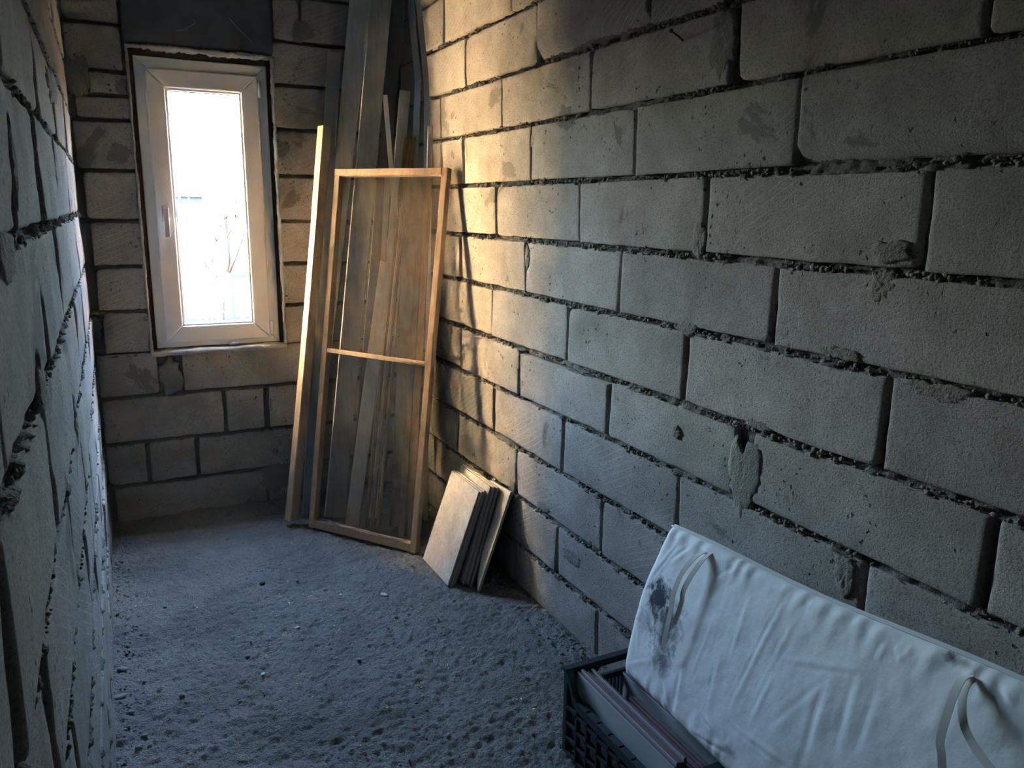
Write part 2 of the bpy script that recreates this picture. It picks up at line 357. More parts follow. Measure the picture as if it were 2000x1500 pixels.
# right wall ---------------------------------------------------------------
wr = mortar_bed('wall_right', 'right', np.concatenate([np.arange(REAR, .4, .03), np.arange(.4, 4.02, .008)]), [.19, .386, .588, .79, .985, 1.19, 1.387, 1.59, 1.79, 1.98, 2.18, 2.38], seed=1)
ROWS_R = [
    (0.0, .19, [3.27, 2.66, 2.045]), (.19, .386, [3.55, 2.94, 2.327, 1.71]), (.386, .588, [3.249, 2.659, 2.039, 1.42]),
    (.588, .79, [3.48, 2.871, 2.30, 1.665, 1.044]), (.79, .985, [3.223, 2.641, 2.031, 1.43, .797]), (.985, 1.19, [3.469, 2.893, 2.293, 1.669, 1.039]),
    (1.19, 1.387, [3.222, 2.608, 1.995, 1.366]), (1.387, 1.59, [3.48, 2.867, 2.241, 1.624, 1.002]), (1.59, 1.79, [3.193, 2.58, 1.948, 1.335]),
    (1.79, 1.98, [3.453, 2.826, 2.198, 1.556, .938]), (1.98, 2.18, [3.171, 2.547, 1.911, 1.30]), (2.18, 2.38, [3.392, 2.753, 2.14, 1.53, .91]), (2.38, 2.70, [3.17, 2.55, 1.94, 1.33])]
sd_ = 100
for ri, (z0, z1, js) in enumerate(ROWS_R):
    js = [4.0]+js
    while js[-1] > REAR: js.append(max(REAR, js[-1]-.615))
    for bi, (ua, ub) in enumerate(zip(js[:-1], js[1:])):
        if ua-ub < 0.05: continue
        sd_ += 1; kw = {}
        if abs(ua-1.335) < .01 and ri == 8: kw = dict(proud=.012, chamfer=.018, gb=.012)
        if abs(ua-2.547) < .01 and ri == 10: kw = dict(proud=.008, chamfer=.02, gb=.016)
        if abs(ub-1.002) < .01 and ri == 7: kw = dict(gl=.013)
        if abs(ub-.797) < .01 and ri == 4: kw = dict(gl=.013)
        if abs(ua-.797) < .01 and ri == 4: kw = dict(gr=.012)
        if abs(ub-1.43) < .01 and ri == 4: kw = dict(gl=.03)
        if abs(ua-1.43) < .01 and ri == 4: kw = dict(gr=.03)
        if abs(ub-1.556) < .01 and ri == 9: kw = dict(gl=.018)
        if abs(ua-1.556) < .01 and ri == 9: kw = dict(gr=.012)
        if abs(ua-2.641) < .01 and ri == 4: kw = dict(gt=.022)
        make_block('right', wr, ub, ua, z0, z1, sd_, **kw)
# left wall ----------------------------------------------------------------
wl_ = mortar_bed('wall_left', 'left', np.concatenate([np.arange(REAR, .6, .04), np.arange(.6, 4.02, .010)]), [.20, .40, .60, .805, 1.015, 1.235, 1.455, 1.665, 1.87, 2.07, 2.27, 2.47], seed=4)
ROWS_L = [(0, .20, [3.5, 2.9, 2.3]), (.20, .40, [3.2, 2.6, 2.0]), (.40, .60, [3.55, 2.95, 2.2]), (.60, .805, [3.1, 2.5, 1.85, 1.2]), (.805, 1.015, [3.4, 2.75, 2.1, 1.53, .95]),
          (1.015, 1.235, [3.1, 2.5, 1.877, 1.28, .72]), (1.235, 1.455, [3.2, 2.6, 2.03, 1.47, .85]), (1.455, 1.665, [3.55, 2.93, 2.33, 1.68, 1.24, .62]), (1.665, 1.87, [3.3, 2.6, 1.95, 1.29, .7]),
          (1.87, 2.07, [3.5, 2.9, 2.2, 1.6]), (2.07, 2.27, [3.2, 2.6, 2.0]), (2.27, 2.47, [3.5, 2.9, 2.3]), (2.47, 2.70, [3.2, 2.6, 2.0])]
for ri, (z0, z1, js) in enumerate(ROWS_L):
    js = [4.0]+js
    while js[-1] > 0.0: js.append(max(0.0, js[-1]-.615))
    for ua, ub in zip(js[:-1], js[1:]):
        if ua-ub < 0.05: continue
        sd_ += 1; make_block('left', wl_, ub, ua, z0, z1, sd_, gt=.011, gb=.009, gl=.010, gr=.010, rough=1.2)
# back wall with the window opening ------------------------------------------
OX0, OX1, OZ0, OZ1 = 0.132, 0.745, 0.822, 2.165
wb = mortar_bed('wall_back', 'back', np.arange(LX-.02, W+.03, .008), [.189, .396, .618, .82, 1.018, 1.22, 1.422, 1.637, 1.85, 2.05, 2.24, 2.44], hole=(OX0+.004, OX1-.004, OZ0-.004, OZ1+.004), seed=7)
BK = [(0, .189, [(LX+.02, .62), (.62, W)]),
      (.189, .396, [(LX, .075), (.075, .30), (.30, .90), (.90, W)]),
      (.396, .618, [(LX, .437), (.437, .635), (.645, 1.2), (1.2, W)]),
      (.618, .82, [(LX, .158), (.255, .86), (.86, W)]),
      (.82, 1.018, [(LX+.04, OX0), (OX1, W)]), (1.018, 1.22, [(LX+.03, OX0), (OX1, W)]), (1.22, 1.422, [(LX+.03, OX0), (OX1, W)]), (1.422, 1.637, [(LX+.02, OX0), (OX1, W)]),
      (1.637, 1.85, [(LX, OX0), (OX1, W)]), (1.85, 1.952, [(LX+.02, OX0)]), (1.952, 2.05, [(LX+.08, OX0)]), (1.85, 2.05, [(OX1, W)]), (2.05, 2.24, [(LX, OX0-.01), (OX1, W)]), (2.24, 2.44, [(LX, OX0-.012), (.755, .885), (.885, W)]), (2.44, 2.70, [(LX, OX0-.012), (.755, W)])]
for (z0, z1, bl) in BK:
    for (ua, ub) in bl:
        sd_ += 1; kw = {}
        if ub == OX0: kw['gr'] = 0.0
        if ua == OX1: kw['gl'] = 0.0
        if z1 == .82: kw['gt'] = 0.0
        if (ua, ub) in ((.075, .30), (.437, .635)): kw.update(gl=.012, gr=.012)
        make_block('back', wb, ua, ub, z0, z1, sd_, depth=0.22, rough=1.3, **kw)
# tarred lintel beam over the opening
V = []; nu, nv = 40, 16
for i in range(nu):
    for j in range(nv):
        u = OX0-.008+(0.752-OX0+.008)*i/(nu-1); v = OZ1+(2.70-OZ1)*j/(nv-1)
        e = j == 0; V.append((u, D-(0.0015+.003*mnoise.noise((u*9, v*9, 1))+.003*mnoise.noise((u*40, v*25, 2)))+(.006 if e else 0), v+(.008*mnoise.noise((u*22, 0, 5)) if e else 0)))
F = grid_faces(nu, nv).tolist(); ring = [i*nv for i in range(nu)]+[(nu-1)*nv+j for j in range(1, nv)]+[i*nv+nv-1 for i in range(nu-2, -1, -1)]+[j for j in range(nv-2, 0, -1)]; b0 = len(V)
for q in ring: V.append((V[q][0], D+.22, V[q][2]))
for q in range(len(ring)): F.append([ring[q], ring[(q+1) % len(ring)], b0+(q+1) % len(ring), b0+q])
F.append([b0+q for q in range(len(ring))]); lint = mesh('lintel', V, F, M['lintel'], wb, True)
for pts in ([(342, 60), (358, 58), (372, 51), (381, 44), (378, 38)], [(448, 36), (462, 52), (478, 68), (492, 83)]):
    mb = MB(); mb.tube(spline([at_y(px, py, D-.012-.01*(k % 2)) for k, (px, py) in enumerate(pts)], 5), .0011, 5); mb.build('straw', M['straw'], lint, True)
# rough plaster edge and brown foam round the opening (strips of broken lumps)
def rough_strip(name, m, p0, p1, w, t, face, n, seed, amp, parent):
    """ragged bar between two points"""
    r = random.Random(seed); p0 = Vector(p0); p1 = Vector(p1); ax = (p1-p0).normalized(); fc = Vector(face); wd = ax.cross(fc); mb = MB(); k = 7; rings = []
    for i in range(n+1):
        p = p0.lerp(p1, i/n); rings.append(len(mb.v))
        for j in range(k):
            a = 2*math.pi*j/k; s = max(.25, 1+amp*1.1*mnoise.noise((i*.16+seed*3.3, math.cos(a)*.7, math.sin(a)*.7+seed*2.1))+amp*.5*mnoise.noise((i*.5+seed, math.cos(a)*1.2, 4+seed))+amp*.35*r.uniform(-1, 1))
            mb.v.append(tuple(p+wd*(math.cos(a)*w/2*s)+fc*(math.sin(a)*t/2*s)))
    for i in range(n):
        for j in range(k): mb.f.append([rings[i]+j, rings[i]+(j+1) % k, rings[i+1]+(j+1) % k, rings[i+1]+j])
    mb.f.append([rings[0]+j for j in range(k)]); mb.f.append([rings[-1]+j for j in range(k)]); return mb.build(name, m, parent, True)
rough_strip('plaster_edge', M['lime'], (OX0+.002, D-.003, OZ0), (OX0+.002, D-.003, OZ1), .011, .022, (0, 1, 0), 110, 3, .75, wb)
rough_strip('plaster_edge', M['lime'], (OX1-.002, D-.004, OZ0), (OX1-.002, D-.004, OZ1), .016, .026, (0, 1, 0), 110, 8, .8, wb)
rough_strip('plaster_edge', M['lime'], (OX0, D+.004, OZ1-.004), (OX1, D+.004, OZ1-.004), .024, .03, (0, 1, 0), 60, 5, .8, wb)
# sill: rough pale bed of plaster
V = []; nu, nv = 60, 10
for i in range(nu):
    for j in range(nv):
        u = OX0-.004+(OX1-OX0+.008)*i/(nu-1); y = D-.012+.09*j/(nv-1); V.append((u, y+(.006*mnoise.noise((u*30, 1, 1)) if j == 0 else 0), OZ0+.004+.006*mnoise.noise((u*22, y*30, 4))-(.008 if j == 0 else 0)))
F = grid_faces(nu, nv).tolist(); ring = [i*nv for i in range(nu)]+[(nu-1)*nv+j for j in range(1, nv)]+[i*nv+nv-1 for i in range(nu-2, -1, -1)]+[j for j in range(nv-2, 0, -1)]; b0 = len(V)
for q in ring: V.append((V[q][0], V[q][1], OZ0-.02))
for q in range(len(ring)): F.append([ring[q], ring[(q+1) % len(ring)], b0+(q+1) % len(ring), b0+q])
F.append([b0+q for q in range(len(ring))]); mesh('sill_bed', V, F, M['lime'], wb, True)
def joint_crumbs(side, parent, courses, u0, u1, n, seed):
    """lumps of squeezed-out mortar along the bed joints: too many to count"""
    r = random.Random(seed); bm = bmesh.new(); bmesh.ops.create_icosphere(bm, subdivisions=1, radius=1.0); iv = [v.co.copy() for v in bm.verts]; jf = [[v.index for v in f.verts] for f in bm.faces]; bm.free(); mb = MB(); mp = MAP[side]
    while len(mb.v) < n*len(iv):
        c = r.choice(courses); u = r.uniform(u0, u1)
        if mnoise.noise((u*4.5, c*31, seed)) < r.uniform(-.35, .35): continue
        rr = .0018+min(.0055, r.expovariate(420)); v = c-.003+r.gauss(0, .0042); d = r.uniform(-.010, .001); b0 = len(mb.v); k = [r.uniform(.7, 1.5), r.uniform(.6, 1.1), r.uniform(.6, 1.0)]
        for q in iv: w = rr*r.uniform(.75, 1.25); mb.v.append(mp(u+q.x*k[0]*w, v+q.y*k[1]*w, d+q.z*k[2]*w))
        mb.f += [[b0+t for t in f] for f in jf]
    o = mesh('mortar_crumbs', mb.v, mb.f, M['patch'], parent, True, fix=False); o['kind'] = 'stuff'; return o
joint_crumbs('right', wr, [.19, .386, .588, .79, .985, 1.19, 1.387, 1.59, 1.79, 1.98, 2.18], .45, 3.6, 5200, 3)
joint_crumbs('left', wl_, [.60, .805, 1.015, 1.235, 1.455, 1.665, 1.87], .8, 3.9, 1500, 5)
# smears of mortar standing a few millimetres proud of the blocks
def blob(side, parent, u, v, ru, rv, seed, th=.006, m='patch'):
    mp = MAP[side]; V = []; F = []; k = 44; rg = 6; th *= .42
    V.append(mp(u, v, th*.8))
    for q in range(1, rg+1):
        for j in range(k):
            a = 2*math.pi*j/k; s = 1+.38*mnoise.noise((math.cos(a)*1.4+seed, math.sin(a)*1.4, seed*.7))+.26*mnoise.noise((math.cos(a)*4+seed, math.sin(a)*4, seed))+.16*mnoise.noise((math.cos(a)*11+seed, math.sin(a)*11, seed*1.3))
            f = q/rg; d = th*(1-f**3)+.0022*mnoise.noise((f*5*math.cos(a)+seed, f*5*math.sin(a), 2.2)) - (.006 if q == rg else 0)
            V.append(mp(u+ru*s*f*math.cos(a), v+rv*s*f*math.sin(a), d))
    for j in range(k): F.append([0, 1+j, 1+(j+1) % k])
    for q in range(rg-1):
        for j in range(k): F.append([1+q*k+j, 1+q*k+(j+1) % k, 1+(q+1)*k+(j+1) % k, 1+(q+1)*k+j])
    F.append([1+(rg-1)*k+j for j in range(k)]); return mesh('mortar_patch', V, F, M[m], parent, True)
for i, (px, py, ru, rv) in enumerate([(1410, 95, .05, .085), (1452, 930, .055, .10), (1042, 275, .022, .035), (1722, 560, .035, .035), (1738, 492, .055, .022), (1120, 735, .075, .018), (1180, 370, .07, .022),
                                      (1340, 640, .05, .02), (965, 620, .012, .045), (1030, 505, .02, .05), (1365, 470, .03, .05), (1115, 1085, .07, .03), (1830, 765, .07, .02), (1650, 1120, .03, .05), (1060, 990, .05, .02),
                                      (1000, 960, .03, .05), (885, 300, .02, .03), (1320, 845, .02, .02), (1640, 690, .06, .014), (905, 700, .03, .05), (1480, 830, .05, .015)]):
    p = at_x(px, py, W); blob('right', wr, p.y, p.z, ru, rv, i*2.3+1)
for i, (px, py, ru, rv) in enumerate([(335, 735, .05, .10), (540, 930, .09, .09), (150, 150, .06, .09), (235, 300, .05, .05), (590, 60, .07, .05), (585, 120, .05, .04), (520, 850, .05, .03), (185, 640, .03, .05), (470, 880, .04, .03)]):
    p = at_y(px, py, D); blob('back', wb, p.x, p.z, ru, rv, i*3.1+40, th=.004)
for i, (y, z, ru, rv) in enumerate([(1.28, 1.245, .06, .05), (1.05, 1.44, .10, .035), (2.0, 1.02, .05, .06), (2.6, 1.80, .25, .05), (1.24, 1.55, .03, .06)]):
    blob('left', wl_, y, z, ru, rv, i*2.9+70, th=.010)
# floor --------------------------------------------------------------------
us = np.concatenate([np.arange(LX-.05, W+.06, .0062)]); ys = np.concatenate([np.arange(REAR-.02, .9, .05), np.arange(.9, 4.05, .0062)])
X, Y = np.meshgrid(us, ys, indexing='ij')
z = .013*fbm(X*3.2, Y*3.2, 3)+.006*fbm(X*22+9, Y*22, 3)+.009*fbm(X*62, Y*62+3, 3)
z += .022*np.exp(-((W-X)/.07)**2)*(0.6+.5*fbm(X*6, Y*6+40, 3)) + .016*np.exp(-((X-LX)/.05)**2)*(.5+.6*fbm(X*9, Y*9+80, 3)) + .022*np.exp(-((D-Y)/.09)**2)*(.6+.6*fbm(X*7+5, Y*7, 3))
z += .010*np.clip(fbm(X*11+60, Y*11, 3)-.25, 0, 1)*np.exp(-((X-1.0)**2+(Y-2.1)**2)/.15)
me = bpy.data.meshes.new('floor'); me.from_pydata(np.stack([X, Y, z-.002], -1).reshape(-1, 3).tolist(), [], grid_faces(len(us), len(ys)).tolist()); me.update()
tag(link('floor', me, M['floor'], None, True), kind='structure')
def fz(x, y):
    i = int(np.argmin(abs(us-x))); j = int(np.argmin(abs(ys-y))); return float(z[i, j]-.002)
MB().box((W+.05, REAR-.2, -.1), (W+.3, D+.22, CEIL)).build('wall_core', M['mortar'], wr); MB().box((LX-.3, REAR-.2, -.1), (LX-.05, D+.22, CEIL)).build('wall_core', M['mortar'], wl_)
MB().box((LX-.3, REAR-.2, CEIL), (W+.3, D+.22, CEIL+.2)).build('ceiling', M['ceiling'])['kind'] = 'structure'
MB().box((LX-.3, REAR-.2, -.1), (W+.3, REAR, CEIL)).build('wall_rear', M['mortar'])['kind'] = 'structure'

# ------------------------------------------------------------------ window
FY = D+.055                                              # room-side face of the frame
win = empty('window_1', (0.438, FY, 0.835)); tag(win, 'white plastic casement window in a rough block opening', 'window', kind='structure')
def ringframe(x0, x1, z0, z1, w, y0, y1, name, m, bv=.004):
    """mitred frame of four bars"""
    o = [(x0, z0), (x1, z0), (x1, z1), (x0, z1)]; i_ = [(x0+w, z0+w), (x1-w, z0+w), (x1-w, z1-w), (x0+w, z1-w)]; mb = MB()
    for k in range(4):
        a, b, c, d = o[k], o[(k+1) % 4], i_[(k+1) % 4], i_[k]; mb.quadbox([(a[0], y0, a[1]), (b[0], y0, b[1]), (c[0], y0, c[1]), (d[0], y0, d[1]), (a[0], y1, a[1]), (b[0], y1, b[1]), (c[0], y1, c[1]), (d[0], y1, d[1])])
    o_ = mb.build(name, m, win); return bevel(o_, bv)
S = FY/D                                                  # the measured outline is taken on the wall plane
def wx(x): return x*S
def wz(zv): return EYE+(zv-EYE)*S
fx0, fx1, fz0, fz1 = wx(.157), wx(.716), wz(.838), wz(2.124)
ringframe(fx0, fx1, fz0, fz1, .062, FY, FY+.065, 'outer_frame', M['upvc'])
sx0, sx1, sz0, sz1 = wx(.198), wx(.672), wz(.862), wz(2.075)
ringframe(sx0, sx1, sz0, sz1, .078, FY-.018, FY+.045, 'sash', M['upvc'], .006)
gx0, gx1, gz0, gz1 = sx0+.078, sx1-.078, sz0+.078, sz1-.078
ringframe(gx0-.002, gx1+.002, gz0-.002, gz1+.002, .012, FY-.008, FY+.02, 'glazing_bead', M['bead'], .003)
ringframe(gx0+.009, gx1-.009, gz0+.009, gz1-.009, .004, FY+.004, FY+.016, 'gasket', M['gasket'], .001)
MB().box((gx0, FY+.010, gz0), (gx1, FY+.014, gz1)).build('glass_pane', M['glass'], win)
hz = 1.455
hd = bevel(MB().box((sx0+.026, FY-.024, hz-.035), (sx0+.056, FY-.017, hz+.035)).build('handle', M['handle'], win), .003)
mb = MB(); mb.tube([(sx0+.041, FY-.02, hz+.012), (sx0+.041, FY-.052, hz+.012)], .010, 12); mb.build('handle_spindle', M['handle'], hd, True)
bevel(MB().beam((sx0+.041, FY-.056, hz+.024), (sx0+.041, FY-.050, hz-.105), .019, .013, (0, -1, 0)).build('handle_lever', M['handle'], hd), .004, 3)
for hz_ in (sz0+.05, sz1-.06):
    mb = MB(); mb.tube([(sx1+.006, FY-.022, hz_-.035), (sx1+.006, FY-.022, hz_+.035)], .009, 12); mb.build('hinge', M['upvc'], win, True)
for a, b, ww in (((OX0+.012, FY+.03, OZ0), (OX0+.012, FY+.03, OZ1), .05), ((OX1-.008, FY+.03, OZ0), (OX1-.008, FY+.03, OZ1), .05), ((OX0, FY+.03, OZ1-.014), (OX1, FY+.03, OZ1-.014), .05), ((OX0, FY+.03, OZ0+.012), (OX1, FY+.03, OZ0+.012), .03)):
    rough_strip('sealing_foam', M['foam'], a, b, ww, .05, (0, 1, 0), 60, int(a[0]*100+a[2]*7), .25, win)

# ------------------------------------------------------------------ mosquito screen frame in the corner
BLc = Vector((.743, 3.595, 0)); BRc = Vector((1.101, 3.10, 0)); bdir = (BRc-BLc).normalized(); ndir = Vector((-bdir.y, bdir.x, 0))
ud = (ndir*.283+Vector((0, 0, 1.655))).normalized(); FL = 1.68; fcd = bdir.cross(ud); fcd = fcd if fcd.y < 0 else -fcd
SW, STK = .030, .036
scr = empty('screen_frame', BLc); tag(scr, 'tall pine frame covered in dusty clear film leaning in the corner', 'frame')
def sp(s, t, o=0.0): return BLc+bdir*s+ud*t+fcd*o+Vector((0, 0, .006))
Wf = (BRc-BLc).length
MB().beam(sp(SW/2, 0), sp(SW/2, FL-.03), SW, STK, fcd, 12, 0, .03, 1).build('stile', M['frame'], scr)
MB().beam(sp(Wf-SW/2, 0), sp(Wf-SW/2, FL), SW, STK, fcd, 12, 0, .03, 2).build('stile', M['frame'], scr)
MB().beam(sp(SW, .020), sp(Wf-SW, .020), .038, .036, fcd, 6, 0, .03, 3).build('bottom_rail', M['frame'], scr)
MB().beam(sp(0, FL-.016), sp(Wf-SW, FL-.016), .032, .040, fcd, 6, 0, .03, 4).build('top_rail', M['frame'], scr)
MB().beam(sp(SW, .845, .004), sp(Wf-SW, .835, .004), .020, .018, fcd, 6, 0, .03, 5).build('middle_rail', M['pine'], scr)
MB().beam(sp(Wf-.16, .843, .016), sp(Wf-SW-.004, .838, .016), .012, .010, fcd).build('splinter', M['pine'], scr)
V = []; nu, nv = 24, 60
for i in range(nu):
    for j in range(nv):
        s = SW*.5+(Wf-SW)*i/(nu-1); t = .025+(FL-.05)*j/(nv-1)
        V.append(sp(s, t, -STK/2-.002-.006*mnoise.noise((s*6, t*4, 1))-.004*mnoise.noise((s*20, t*9, 2))))
mesh('film', V, grid_faces(nu, nv).tolist(), M['film'], scr, True, fix=False)
mb = MB(); mb.tube(spline([sp(.04, .045, .01), sp(.12, .052, .016), sp(.2, .038, .02), sp(.33, .048, .02), sp(.45, .04, .018), sp(.56, .046, .012)], 6), .004, 6); mb.build('loose_film_edge', M['film'], scr, True)

# ------------------------------------------------------------------ long pieces standing behind and beside the frame
def plank(name, label, cat, m, bot, top, w, t, face=(-.35, -.94, 0), group=None, n=10, bow=0.0, jit=.015, seed=0, w0=None):
    mb = MB().beam(bot, top, w, t, face, n, bow, jit, seed, w0); o = mb.build(name, m); c = Vector(bot)
    o.data.transform(Matrix.Translation(-c)); o.location = c; return tag(o, label, cat, group)
plank('timber_post', 'square pine post leaning beside the window, brightly lit left face', 'timber', M['pine'], (.668, 3.672, .022), at_y(634, 248, 3.835), .046, .050, (.34, -.94, 0), None, 16, .012, .03, 3)
# galvanised stud: a C profile with lips
st = empty('metal_stud', (.75, 3.80, .01)); tag(st, 'galvanised steel stud profile standing behind the pine post', 'metal profile')
p0 = at_z(602, 1002, .012); p1 = at_y(653, 103, 3.965)
axs = (p1-p0).normalized(); fcs = Vector((-.2, -.98, 0)); fcs = (fcs-axs*fcs.dot(axs)).normalized(); wds = axs.cross(fcs)
MB().beam(p0, p1, .060, .0016, fcs).build('web', M['steel'], st)
for s in (-1, 1):
    fl = MB().beam(p0+wds*(s*.030)+fcs*.014, p1+wds*(s*.030)+fcs*.014, .0016, .028, fcs).build('flange', M['steel'], st)
    MB().beam(p0+wds*(s*.0265)+fcs*.028, p1+wds*(s*.0265)+fcs*.028, .008, .0016, fcs).build('lip', M['steel'], fl)
# boards
def inside(px, py, Y, lim=W-.022):
    """point on a sight line at depth Y, kept clear of the right wall"""
    p = at_y(px, py, Y); return p if p.x <= lim else at_x(px, py, lim)
def ext(bx, by, px, py, Y, k=1.0, lim=W-.085): b = Vector((bx, by, .012)); t = inside(px, py, Y, lim); return b, b+(t-b)*k
b, t = ext(.80, 3.88, 704, 0, 3.965, 1.07); plank('whitewashed_board', 'wide chalky white board, tallest beside the steel stud', 'board', M['white_board'], b, t, .105, .024, (-.25, -.97, 0), None, 12, 0, .01, 5, .05)
b, t = ext(.872, 3.65, 744, 0, 3.80, 1.07); plank('grey_board', 'long smooth grey board right of the chalky white one', 'board', M['grey_board'], b, t, .095, .020, (-.1, -.99, 0), None, 12, 0, .01, 6)
b, t = ext(1.04, 3.86, 778, 0, 3.955, 1.07, W-.05); plank('dark_board', 'dark grey board in shade, set deepest in the corner', 'board', M['dark_board'], b, t, .062, .018, (-.1, -.99, 0), None, 12, 0, .01, 7)
b, t = ext(.917, 3.505, 756, 512, 3.64); plank('pale_plank', 'short pale plank behind the film, cut square at mid height', 'plank', M['white_board'], b, t, .066, .018, (-.3, -.95, 0), None, 8, 0, .01, 8)
b, t = ext(.985, 3.52, 757, 345, 3.70, 1.0); plank('thin_lath', 'thin grey lath ending just under the frame top rail', 'lath', M['grey_board'], inside(749, 510, 3.66), t, .026, .010, (-.3, -.95, 0), None, 6, 0, .01, 9)
plank('thin_lath', 'thin pale lath slanting down right above the frame top rail', 'lath', M['white_board'], inside(772, 420, 3.58), inside(752, 186, 3.70), .022, .008, (-.3, -.95, 0), None, 6, 0, .01, 10)
for k, (ox, top_y) in enumerate(((-8, 268), (0, 272), (8, 268))):
    b = Vector((.965+.022*k, 3.44-.024*k, .012)); t = inside(801+ox, top_y, 3.66)
    nm = ('leftmost', 'middle', 'rightmost')[k]
    root = plank('wood_moulding', nm+' of three golden brown wood mouldings behind the film', 'moulding', M['moulding'], b, t, .0165, .013, (-.45, -.89, 0), 'three brown mouldings', 10, 0, .01, 20+k)
    mb = MB(); fcm = Vector((-.45, -.89, 0)); axm = (t-b).normalized(); fcm = (fcm-axm*fcm.dot(axm)).normalized()
    mb.tube([b+fcm*.007, t+fcm*.007], .0045, 8); mb.build('bead', M['moulding'], root, True)
plank('knotty_board', 'wide brown board with dark knots standing behind the film', 'board', M['knotty'], (1.125, 3.395, .012), inside(815, 345, 3.60, W-.085), .105, .016, (-.55, -.84, 0), None, 12, 0, .01, 30)
plank('brown_strip', 'narrow brown strip at the right edge behind the film', 'strip', M['moulding'], (1.122, 3.255, .012), inside(838, 348, 3.40), .028, .012, (-.5, -.86, 0), None, 8, 0, .01, 31)
plank('brown_strip', 'second narrow brown strip, left of the rightmost one behind film', 'strip', M['knotty'], (1.087, 3.28, .012), inside(826, 352, 3.45), .030, .012, (-.5, -.86, 0), None, 8, 0, .01, 32)
plank('pale_plank', 'pale plank with flat top standing between board and bent steel strip', 'plank', M['white_board'], (1.03, 3.56, .012), inside(791, 178, 3.82, W-.055), .050, .016, (-.2, -.97, 0), None, 8, 0, .01, 33)
plank('pale_lath', 'short white lath close to the block wall corner', 'lath', M['white_board'], (1.262, 3.43, .012), inside(840, 246, 3.6, W-.040), .022, .014, (-.3, -.95, 0), None, 8, 0, .01, 34)
def strip(name, label, pts, w, m=M['steel']):
    mb = MB(); pp = spline(pts, 6); mb.ribbon(pp, w, (.8, -.55, 0), .002)
    lip = MB().ribbon([Vector(p)+Vector((w*.38, -w*.30, 0)) for p in pp], .010, (-.4, -.9, 0), .0015)
    o = mb.build(name, m); lip.build('folded_lip', m, o); return tag(o, label, 'metal strip')
strip('bent_strip', 'bent galvanised strip, kinked above the frame', [inside(797, -60, 3.94), inside(802, 0, 3.93), inside(808, 70, 3.90), inside(816, 150, 3.80), inside(816, 165, 3.79), inside(812, 268, 3.8), inside(806, 400, 3.72), inside(800, 560, 3.66)], .030)
strip('straight_strip', 'galvanised strip hugging the right wall corner', [inside(810, -60, 3.92), inside(816, 0, 3.90), inside(827, 100, 3.83), inside(833, 180, 3.76), inside(833, 260, 3.70), inside(832, 400, 3.66), inside(829, 560, 3.62)], .024)

# ------------------------------------------------------------------ floor tiles leaning on the right wall
def slab(name, bl, br, tl, tr, th, face_m, body_m, label=None, group=None, cat='tile', parent=None):
    """rectangular tile from its four front corners: a body and a glazed face"""
    bl, br, tl, tr = [Vector(p) for p in (bl, br, tl, tr)]; n = (br-bl).cross(tl-bl).normalized()
    root = empty(name, (bl+br)/2); tag(root, label, cat, group)
    q = [bl, br, tr, tl]; c = sum(q, Vector())/4
    bevel(MB().quadbox([p-n*th for p in q]+[p-n*.0015 for p in q]).build('body', body_m, root), .0012, 1)
    bevel(MB().quadbox([p-n*.0015 for p in q]+[p for p in q]).build('glazed_face', face_m, root), .0008, 1); return root
def leaning(xb, xt, y0, y1, h, label, th=.009, y0t=None, y1t=None, g='tiles leaning on the right wall'):
    y0t = y0 if y0t is None else y0t; y1t = y1 if y1t is None else y1t; zt = math.sqrt(max(.01, h*h-(xt-xb)**2)); zb = fz(xb, (y0+y1)/2)+.004
    return slab('floor_tile', (xb, y0, zb), (xb, y1, zb), (xt, y0t, zt), (xt, y1t, zt), th, M['tile'], M['tile_edge'], label, g)
TH = .41
leaning(1.104, 1.240, 3.038, 2.752, TH, 'front beige marbled tile leaning near the frame, its face fully seen')
leaning(1.116, 1.251, 3.045, 2.745, TH, 'second beige tile, just behind the fully seen front one')
leaning(1.128, 1.263, 3.036, 2.748, TH, 'third beige tile, last of the front pack of leaning tiles')
leaning(1.166, 1.285, 3.045, 2.735, TH+.012, 'beige tile heading the rear pack of leaning tiles', y0t=3.04, y1t=2.74)
leaning(1.178, 1.297, 3.050, 2.722, TH+.012, 'second beige tile in the rear pack of leaning tiles', y0t=3.05, y1t=2.73)
leaning(1.190, 1.311, 3.040, 2.715, TH+.010, 'rearmost beige tile of the rear leaning pack', y0t=3.045, y1t=2.725)
slab('floor_tile', (1.272, 2.84, .02), (1.190, 2.648, .012), (1.343, 2.87, .385), (1.334, 2.652, .405), .011, M['tile'], M['tile_edge'], 'single tile seen edge-on, nearest the camera, tilted onto the block wall', 'tiles leaning on the right wall')

